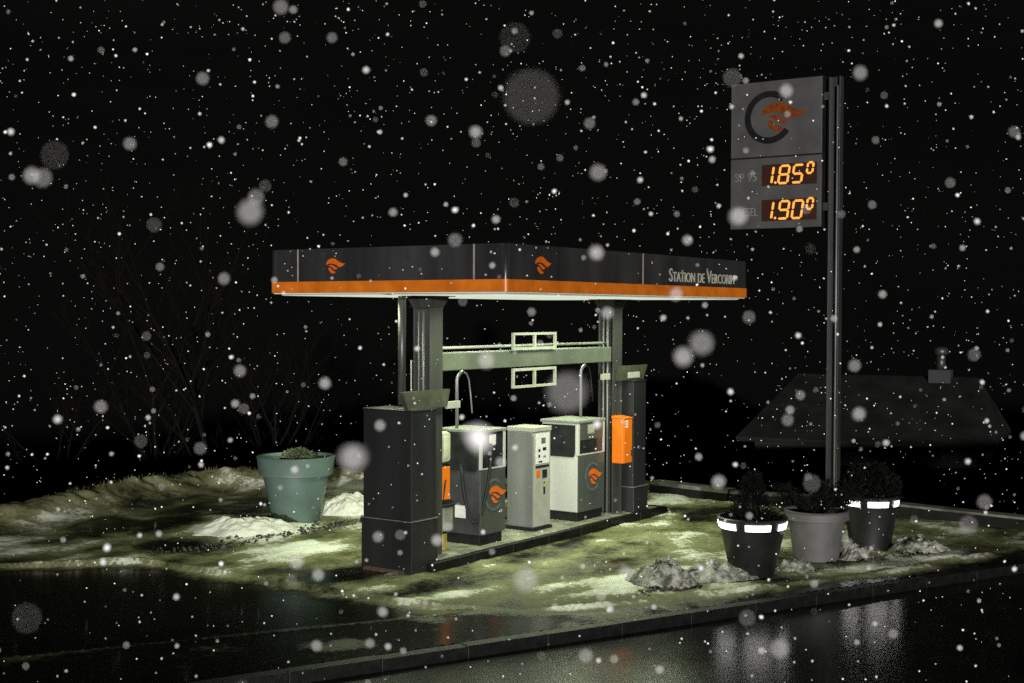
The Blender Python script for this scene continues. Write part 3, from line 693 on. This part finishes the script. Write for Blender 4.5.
MB().tube([(sc_[0], sc_[1], sc_[2]-.02), (sc_[0]+.01, sc_[1], sc_[2]+.16)], [.025, .008], 6).build('stem', bark_m, tp)

def led_planter(label, px, py, rt_, rb_, h, ang0, plant):
    c = at_base(px, py, 2); c = (c[0], c[1], -.01)
    t = thing('lit_planter', c, label, 'planter', 'black planters with glowing rims')
    pot_shell('pot', potblack_m, t, c, rt_, rb_, h, 0, .04)
    slope = (rt_-rb_)/h; view = math.atan2(CAM[1]-c[1], CAM[0]-c[0])
    for k in range(6):
        a_ = view+R(ang0)+k*R(60); z0, z1 = h-.145, h-.062
        ra, rb2 = rb_+slope*z0+.006, rb_+slope*z1+.006
        MB().lathe([(ra-.02, z0), (ra, z0), (rb2, z1), (rb2-.02, z1)], c, 10, a_-R(22), a_+R(22)).build('light_strip', led_m, t, True)
    MB().lathe([(0, h-.09), (rt_-.12, h-.10)], c, 24).build('soil', soil_m, t, True)
    plant(t, Vector((c[0], c[1], c[2]+h-.1)))
    return t
def conifer(t, b):
    MB().tube([b, b+Vector((.02, 0, .55))], [.02, .006], 6).build('stem', bark_m, t)
    mb = blades(MB(), b+Vector((0, 0, .03)), 1500, .34, .62, .09, .012, cone=.85)
    blades(mb, b, 700, .38, .16, .10, .012); mb.build('foliage', needle_m, t)
def spread_pine(t, b):
    br = MB(); mb = MB()
    for k in range(26):
        a_ = random.uniform(0, 6.28); l = random.uniform(.3, .68); e_ = b+Vector((math.cos(a_)*l, math.sin(a_)*l, random.uniform(.12, .36)))
        mid = b.lerp(e_, .55)+Vector((0, 0, .09)); br.tube([b, mid, e_], [.014, .009, .004], 5)
        for q in (.55, .75, .95):
            blades(mb, b.lerp(e_, q)+Vector((0, 0, .05)), 46, .10, .09, .085, .010)
    br.build('branches', bark_m, t); mb.build('foliage', needle_m, t)
def round_shrub(t, b):
    MB().tube([b, b+Vector((0, .02, .3))], [.025, .01], 6).build('stem', bark_m, t)
    mb = blades(MB(), b, 2300, .42, .60, .08, .016); mb.build('foliage', needle_m, t)
led_planter('black planter with glowing white rim and small conifer, beside the snow heap', 752, 577, .47, .285, .80, 10, conifer)
led_planter('black planter with glowing white rim and round shrub, behind the grey pot', 870, 549, .425, .30, .80, 17, round_shrub)
c = at_base(816, 562, 3); c = (c[0], c[1], -.01)
gp = thing('potted_pine', c, 'plain grey pot with a spreading pine between the two lit planters', 'potted plant')
pot_shell('pot', potgrey_m, gp, c, .455, .315, .72, .13, .05)
MB().lathe([(0, .60), (.2, .62), (.385, .585)], c, 24).build('soil', soil_m, gp, True)
spread_pine(gp, Vector((c[0], c[1], c[2]+.61)))
MB().lathe([(.30, .60), (.36, .655), (.40, .60)], c, 16, R(150), R(290)).build('snow_rim', snow_m, gp, True)

# ------------------------------------------------------------------ snow heaps
def heap(label, px, py, rx, ry, h, m, rotz=0, rough=.5, seed=0, fine=1.0, cat='snow heap'):
    c = gz(px, py); n_ = 90; gx = np.linspace(-1.15, 1.15, n_)
    XX, YY = np.meshgrid(gx, gx, indexing='ij'); rr = np.hypot(XX, YY)
    nn = fbm(XX*2.2+seed*7.1, YY*2.2+seed*3.3, 5); rid = 1-np.abs(2*fbm(XX*3.1+seed*2.7+40, YY*3.1+seed*5.9, 4)-1)
    prof = np.clip(1-rr**2.2+(.8*(nn-.5)), -.15, 2)
    bil = np.abs(2*fbm(XX*2.6+seed*4.1+11, YY*2.6+seed*1.9+5, 4)-1)
    zz = h*np.clip(prof, -.15, 1.15)*(1-rough*.35+rough*1.3*bil)+.045*fine*(fbm(XX*6+seed, YY*6, 4)-.5)*(prof > 0)
    zz = np.where(prof <= -.02, -.12, zz); ca, sa = math.cos(rotz), math.sin(rotz)
    Xw = c[0]+(XX*rx*ca-YY*ry*sa); Yw = c[1]+(XX*rx*sa+YY*ry*ca)
    zb_ = np.vectorize(ground_z)(Xw, Yw)
    idx = np.arange(n_*n_).reshape(n_, n_); q = np.stack([idx[:-1,:-1], idx[1:,:-1], idx[1:,1:], idx[:-1,1:]], -1)
    kk = (prof > -.1); q = q[(kk[:-1,:-1]|kk[1:,1:])].reshape(-1, 4)
    me = bpy.data.meshes.new('snow_heap'); me.from_pydata(np.stack([Xw.ravel(), Yw.ravel(), (zb_+zz-.02).ravel()], 1).tolist(), [], q.tolist()); me.update()
    bm = bmesh.new(); bm.from_mesh(me); bmesh.ops.delete(bm, geom=[v for v in bm.verts if not v.link_faces], context='VERTS'); bm.to_mesh(me); bm.free()
    o = link('snow_heap', me, m, None, True)
    return tag(o, label, cat, 'snow heaps on the forecourt')
RA = math.atan2(RD.y, RD.x); LA = math.atan2(rt[1], rt[0])
heap('lumpy dirty snow heap left of the lit planter by the road', 662, 584, .46, .40, .27, dirty_m, LA, .62, 1)
heap('long low dirty snow heap against the lit planter beside the road', 714, 579, .60, .38, .20, dirty_m, LA, .55, 2)
heap('bright white snow heap in front of the teal pot', 248, 533, .85, .50, .20, snow_m, LA, .4, 3)
heap('flat white snow patch behind the charcoal cabinet, right of the teal pot', 350, 512, .62, .60, .26, snow_m, LA, .25, 4)
heap('small broken snow lumps between lit planter and grey pot', 797, 570, .30, .22, .15, dirty_m, LA, .6, 5)
heap('broken snow lumps between grey pot and rear lit planter', 855, 559, .28, .25, .20, dirty_m, LA, .6, 6)
heap('dark dirty snow heap right of the rear lit planter', 918, 551, .50, .40, .20, dirty_m, LA, .5, 7)
# ------------------------------------------------------------------ low wall at the back with snow on top
lw = thing('low_wall', (10.9, 0, 0), 'low concrete wall with a snowy top behind the planters', 'wall')
wp = [gz(655, 482, .2), gz(695, 487, .2), gz(732, 491, .2), gz(850, 498, .2), gz(1024, 516.5, .2), gz(1180, 533, .2)]
wm = MB(); sm = MB()
for i in range(len(wp)-1):
    A_, B_ = Vector(wp[i]), Vector(wp[i+1]); d = (B_-A_).normalized(); nn = Vector((-d.y, d.x, 0)); w_ = .16
    for mb, w2, z0, z1 in ((wm, .16, -.6, .165), (sm, .15, .166, .24 if i < 2 else .205)):
        lo = [A_-nn*w2, B_-nn*w2, B_+nn*w2, A_+nn*w2]
        mb.hexa([(q.x, q.y, z0) for q in lo], [(q.x, q.y, z1) for q in lo])
wm.build('wall_body', wall_m, lw); sm.build('snow_cap', mat('grey_slush', (.085, .085, .072), .8, var=.75, scale=2.5, bump=.4, bscale=30), lw)
# ------------------------------------------------------------------ house down the slope
D_ = 55.0
hs = thing('house', at_depth(865, 540, D_), 'dark house roof with metal chimney down the slope on the right', 'house')
E0 = Vector(at_depth(736, 437, D_-2)); E1 = Vector(at_depth(992, 447, D_-6)); E0.z = E1.z = (E0.z+E1.z)/2
ex = (E1-E0).normalized(); ey = Vector((-ex.y, ex.x, 0)); wid = 8.5; Lh = (E1-E0).length
zr = E0.z+2.35
def hp_(x, y, z): return tuple(E0+ex*x+ey*y+Vector((0, 0, z-E0.z)))
r0, r1 = 1.5, Lh-.9
roof_v = [hp_(0,0,E0.z), hp_(Lh,0,E0.z), hp_(Lh,wid,E0.z), hp_(0,wid,E0.z), hp_(r0,wid/2,zr), hp_(r1,wid/2,zr)]
roof_v += [(x, y, z-.18) for x, y, z in roof_v[:4]]
rf = MB().add(roof_v, [(0,1,5,4), (1,2,5), (2,3,4,5), (3,0,4), (0,6,7,1), (1,7,8,2), (2,8,9,3), (3,9,6,0), (9,8,7,6)]).build('roof', roof_m, hs)
wl = MB().hexa([hp_(.6,.6,E0.z-6), hp_(Lh-.6,.6,E0.z-6), hp_(Lh-.6,wid-.6,E0.z-6), hp_(.6,wid-.6,E0.z-6)], [hp_(.6,.6,E0.z-.19), hp_(Lh-.6,.6,E0.z-.19), hp_(Lh-.6,wid-.6,E0.z-.19), hp_(.6,wid-.6,E0.z-.19)]).build('wall', wallh_m, hs)
for k in range(4):
    x = 1.6+k*(Lh-4.2)/3
    wf = MB().hexa([hp_(x,.55,E0.z-2.2), hp_(x+1,.55,E0.z-2.2), hp_(x+1,.599,E0.z-2.2), hp_(x,.599,E0.z-2.2)], [hp_(x,.55,E0.z-.9), hp_(x+1,.55,E0.z-.9), hp_(x+1,.599,E0.z-.9), hp_(x,.599,E0.z-.9)]).build('window', wallh_m, hs)
    MB().hexa([hp_(x+.08,.54,E0.z-2.1), hp_(x+.92,.54,E0.z-2.1), hp_(x+.92,.549,E0.z-2.1), hp_(x+.08,.549,E0.z-2.1)], [hp_(x+.08,.54,E0.z-1), hp_(x+.92,.54,E0.z-1), hp_(x+.92,.549,E0.z-1), hp_(x+.08,.549,E0.z-1)]).build('pane', hglass_m, wf)
# chimney on the ridge
cc = Vector(at_depth(940, 372, D_-1)); best = min(np.linspace(r0, r1, 80), key=lambda t: abs((Vector(hp_(t, wid/2, zr))-Vector(CAM)).dot(Vector(r2))/((Vector(hp_(t, wid/2, zr))-Vector(CAM)).dot(Vector(fw)))-(940-512)/F_PX))
ch = MB().hexa(*[[hp_(best-w1, wid/2-w1, z), hp_(best+w1, wid/2-w1, z), hp_(best+w1, wid/2+w1, z), hp_(best-w1, wid/2+w1, z)] for w1, z in ((.42, zr-.5), (.42, zr+.28))]).build('chimney', wallh_m, rf)
MB().tube([hp_(best, wid/2, zr+.28), hp_(best, wid/2, zr+.85)], .19, 16).build('flue', chim_m, ch, True)
MB().tube([hp_(best, wid/2, zr+.85), hp_(best, wid/2, zr+.92), hp_(best, wid/2, zr+1.12), hp_(best, wid/2, zr+1.2)], [.20, .29, .29, .16], 16).build('cowl', chim_m, ch, True)

# ------------------------------------------------------------------ bare trees behind the left bank
def bare_tree(label, px, dep, hgt, seed):
    rnd = random.Random(seed); g_ = at_depth(px, 480, dep)
    x, y = float(g_[0]), float(g_[1]); b_ = float(bnd_dist(np.array([x]), np.array([y]))[0])
    z = -.7-min(15, max(0, b_-.8))*.42-.1
    t = thing('bare_tree', (x, y, z), label, 'tree', 'bare trees behind the snowy bank')
    tr = MB(); cr = MB()
    def grow(p, d, l, r, lev, mb):
        pts_ = [p]; q = p.copy(); dd = d.copy(); n_ = 4
        for i in range(n_):
            dd = (dd+Vector((rnd.uniform(-.16,.16), rnd.uniform(-.16,.16), rnd.uniform(-.02,.14)))).normalized(); q = q+dd*(l/n_); pts_.append(q.copy())
        mb.tube(pts_, [r*(1-.6*i/n_) for i in range(n_+1)], 6 if lev < 2 else 4, False)
        if lev < 4:
            for k in range((9, 5, 4, 3)[lev]):
                s_ = rnd.uniform(.3, 1) if lev else rnd.uniform(.22, 1); i = min(n_-1, int(s_*n_)); pp = pts_[i].lerp(pts_[i+1], s_*n_-i)
                a_ = rnd.uniform(0, 6.28); nd = (dd*.75+Vector((math.cos(a_), math.sin(a_), rnd.uniform(-.05, .5)))*.62).normalized()
                grow(pp, nd, l*rnd.uniform(.38, .62), r*.42, lev+1, cr)
    grow(Vector((x, y, z)), Vector((0, 0, 1)), hgt, hgt*.014, 0, tr)
    tr.build('trunk', bark_m, t); cr.build('crown', bark_m, t)
for a_ in [('tall bare tree at far left, dim in the dark', 95, 40, 5.2, 1), ('bare tree behind the bank, second from the left', 165, 37, 6.4, 2), ('bare tree just left of the teal pot, dim behind the bank', 215, 34, 6.6, 3),
           ('slender bare tree directly behind the teal pot', 268, 38, 5.8, 4), ('bare tree seen between teal pot and charcoal cabinet', 332, 42, 5.0, 5)]:
    bare_tree(*a_)
# dry grass along the back edge
gb = MB()
for _ in range(3000):
    s_ = random.random()
    i = random.choice([2, 3, 3, 4, 4]); A_, B_ = BND[i], BND[i+1]; q = A_+(B_-A_)*random.random(); q = q+np.array([random.gauss(-.25, .33), random.gauss(-.35, .33)])
    if fbm(np.array([q[0]*1.4]), np.array([q[1]*1.4]), 3)[0] < .47: continue
    z = ground_z(q[0], q[1]); a_ = random.uniform(0, 6.28); l = random.uniform(.03, .09); w_ = .008
    dx_, dy_ = math.cos(a_), math.sin(a_)
    gb.add([(q[0]-dy_*w_, q[1]+dx_*w_, z-.02), (q[0]+dy_*w_, q[1]-dx_*w_, z-.02), (q[0]+dx_*l*.6, q[1]+dy_*l*.6, z+l)], [(0,1,2)])
gv = MB()
bmi = bmesh.new(); bmesh.ops.create_icosphere(bmi, subdivisions=1, radius=1); gi = [v.co.copy() for v in bmi.verts]; gf = [[v.index for v in f.verts] for f in bmi.faces]; bmi.free()
for (xa, ya, xb, yb, cnt) in ((150, 553, 262, 540, 130), (262, 540, 365, 520, 260), (790, 572, 850, 566, 60), (860, 560, 930, 556, 80), (640, 594, 700, 588, 60)):
    for _ in range(cnt):
        t = random.random(); q = gz(xa+(xb-xa)*t+random.gauss(0, 3), ya+(yb-ya)*t+random.gauss(0, 1.6)); rr_s = random.uniform(.012, .04)*random.random()**.5
        jv = [random.uniform(.7, 1.3) for _ in gi]; zz_ = ground_z(q[0], q[1])+rr_s*.3
        gv.add([(q[0]+v.x*rr_s*j, q[1]+v.y*rr_s*j, zz_+v.z*rr_s*j*.8) for v, j in zip(gi, jv)], gf)
tag(gv.build('grit', mat('dark_grit', (.02, .019, .015), .7, var=.4)), 'dark grit and frozen clods scattered along the snow edge', 'grit', kind='stuff')
tag(gb.build('grass', grass_m), 'dry winter grass sticking out of the bank behind the forecourt', 'grass', kind='stuff')

# ------------------------------------------------------------------ falling snow: real flakes filling the air round the viewer and the station
flake_m, N_, L_2, B_ = nm('snowflake'); B_.inputs['Base Color'].default_value = (.92, .92, .92, 1); B_.inputs['Roughness'].default_value = .8; B_.inputs['Specular IOR Level'].default_value = .1
bm = bmesh.new(); bmesh.ops.create_icosphere(bm, subdivisions=1, radius=1); IV = np.array([v.co[:] for v in bm.verts]); IF = np.array([[v.index for v in f.verts] for f in bm.faces]); bm.free()
fwd = np.array([math.cos(YAW), math.sin(YAW), 0]); pos = []; rad = []
for d0, d1, dens, half, zlo, zhi, r_ in ((.40, .85, 16, 1.4, -1.1, 1.1, .0034), (.85, 1.6, 18, 1.7, -1.3, 1.3, .0035), (1.6, 2.8, 20, 2.4, -1.9, 2.0, .0038), (2.8, 5, 14, 3.8, -3.0, 3.2, .0040), (5, 10, 6.2, 6, -3.5, 4.5, .0043), (10, 19, 1.8, 11, -3.5, 7, .0053), (19, 30, .8, 17, -3.5, 9, .0063)):
    n_ = int(dens*(d1-d0)*2*half*(zhi-zlo)); d = rng.uniform(d0, d1, n_); l = rng.uniform(-half, half, n_); z = rng.uniform(zlo, zhi, n_)
    P = CAM[None]+d[:, None]*fwd+l[:, None]*rt+z[:, None]*np.array([0, 0, 1.])
    ok = P[:, 2] > .08
    ok &= ~((P[:, 0] > -.3) & (P[:, 0] < 7.2) & (P[:, 1] > -.2) & (P[:, 1] < 4.3) & (P[:, 2] < 4.4) & (rng.random(n_) > .03))
    P = P[ok]; pos.append(P); rad.append(r_*np.exp(np.clip(rng.normal(-.12, .46, len(P)), -1.2, .30 if d0 < 2 else .85)))
# the nearest flakes of the photograph: the size of their blur gives their distance, their brightness their size
AP = .0472/cam.data.dof.aperture_fstop
for x_, y_, dia, val in ((531,97,54,65),(250,212,23,150),(566,393,38,135),(478,437,29,255),(353,457,24,175),(701,343,22,130),(683,357,17,195),(43,178,18,110),(55,155,28,50),(27,618,30,50),(281,7,14,120),(285,38,11,100),(332,38,10,110),
        (203,79,12,120),(272,122,12,110),(265,186,12,70),(455,240,13,110),(435,252,8,200),(476,132,11,180),(431,121,10,120),(596,253,13,200),(676,294,12,220),(738,217,16,220),(786,91,12,200),(779,648,18,150),(607,313,11,190),
        (486,360,15,235),(380,426,10,190),(101,407,12,120),(141,441,13,70),(200,448,12,100),(240,371,11,130),(160,267,8,110),(297,562,13,180),(318,574,11,170),(625,573,13,220),(437,540,10,190),(860,73,13,150),(1014,132,11,90),
        (984,502,14,100),(968,525,18,95),(747,618,16,80),(614,659,8,120),(383,612,9,200),(370,643,9,150),(400,535,10,90),(378,537,10,150),(130,144,12,120),(515,38,30,45),(790,410,8,140),(800,395,9,120),(950,183,10,90),(872,205,8,100)):
    d_ = 1/(dia/(AP*F_PX)+1/19.5); L_lin = (val/255)**2.2; p_ = CAM+ray(x_, y_)*d_
    if val == 255: d_ = 1.25; p_ = CAM+ray(x_, y_)*d_
    pos.append(p_[None]); rad.append(np.array([min(AP/2*math.sqrt(L_lin/1.0), .0046 if val < 170 else .0056) if val < 255 else .013]))
P = np.concatenate(pos); r_ = np.concatenate(rad); n_ = len(P)
jit = 1+.25*rng.uniform(-1, 1, (n_, 12, 1)) if len(IV) == 12 else 1+.22*rng.uniform(-1, 1, (n_, len(IV), 1))
V = (P[:, None, :]+r_[:, None, None]*IV[None]*jit).reshape(-1, 3); Fc = (IF[None]+(np.arange(n_)*len(IV))[:, None, None]).reshape(-1, 3)
me = bpy.data.meshes.new('falling_snow'); me.vertices.add(len(V)); me.vertices.foreach_set('co', V.ravel().astype(np.float32))
me.loops.add(Fc.size); me.loops.foreach_set('vertex_index', Fc.ravel().astype(np.int32)); me.polygons.add(len(Fc))
me.polygons.foreach_set('loop_start', np.arange(0, Fc.size, 3, dtype=np.int32)); me.update(calc_edges=True)
me.polygons.foreach_set('use_smooth', [True]*len(me.polygons))
tag(link('falling_snow', me, flake_m), 'white snowflakes drifting down through the night air', 'falling snow', kind='stuff')
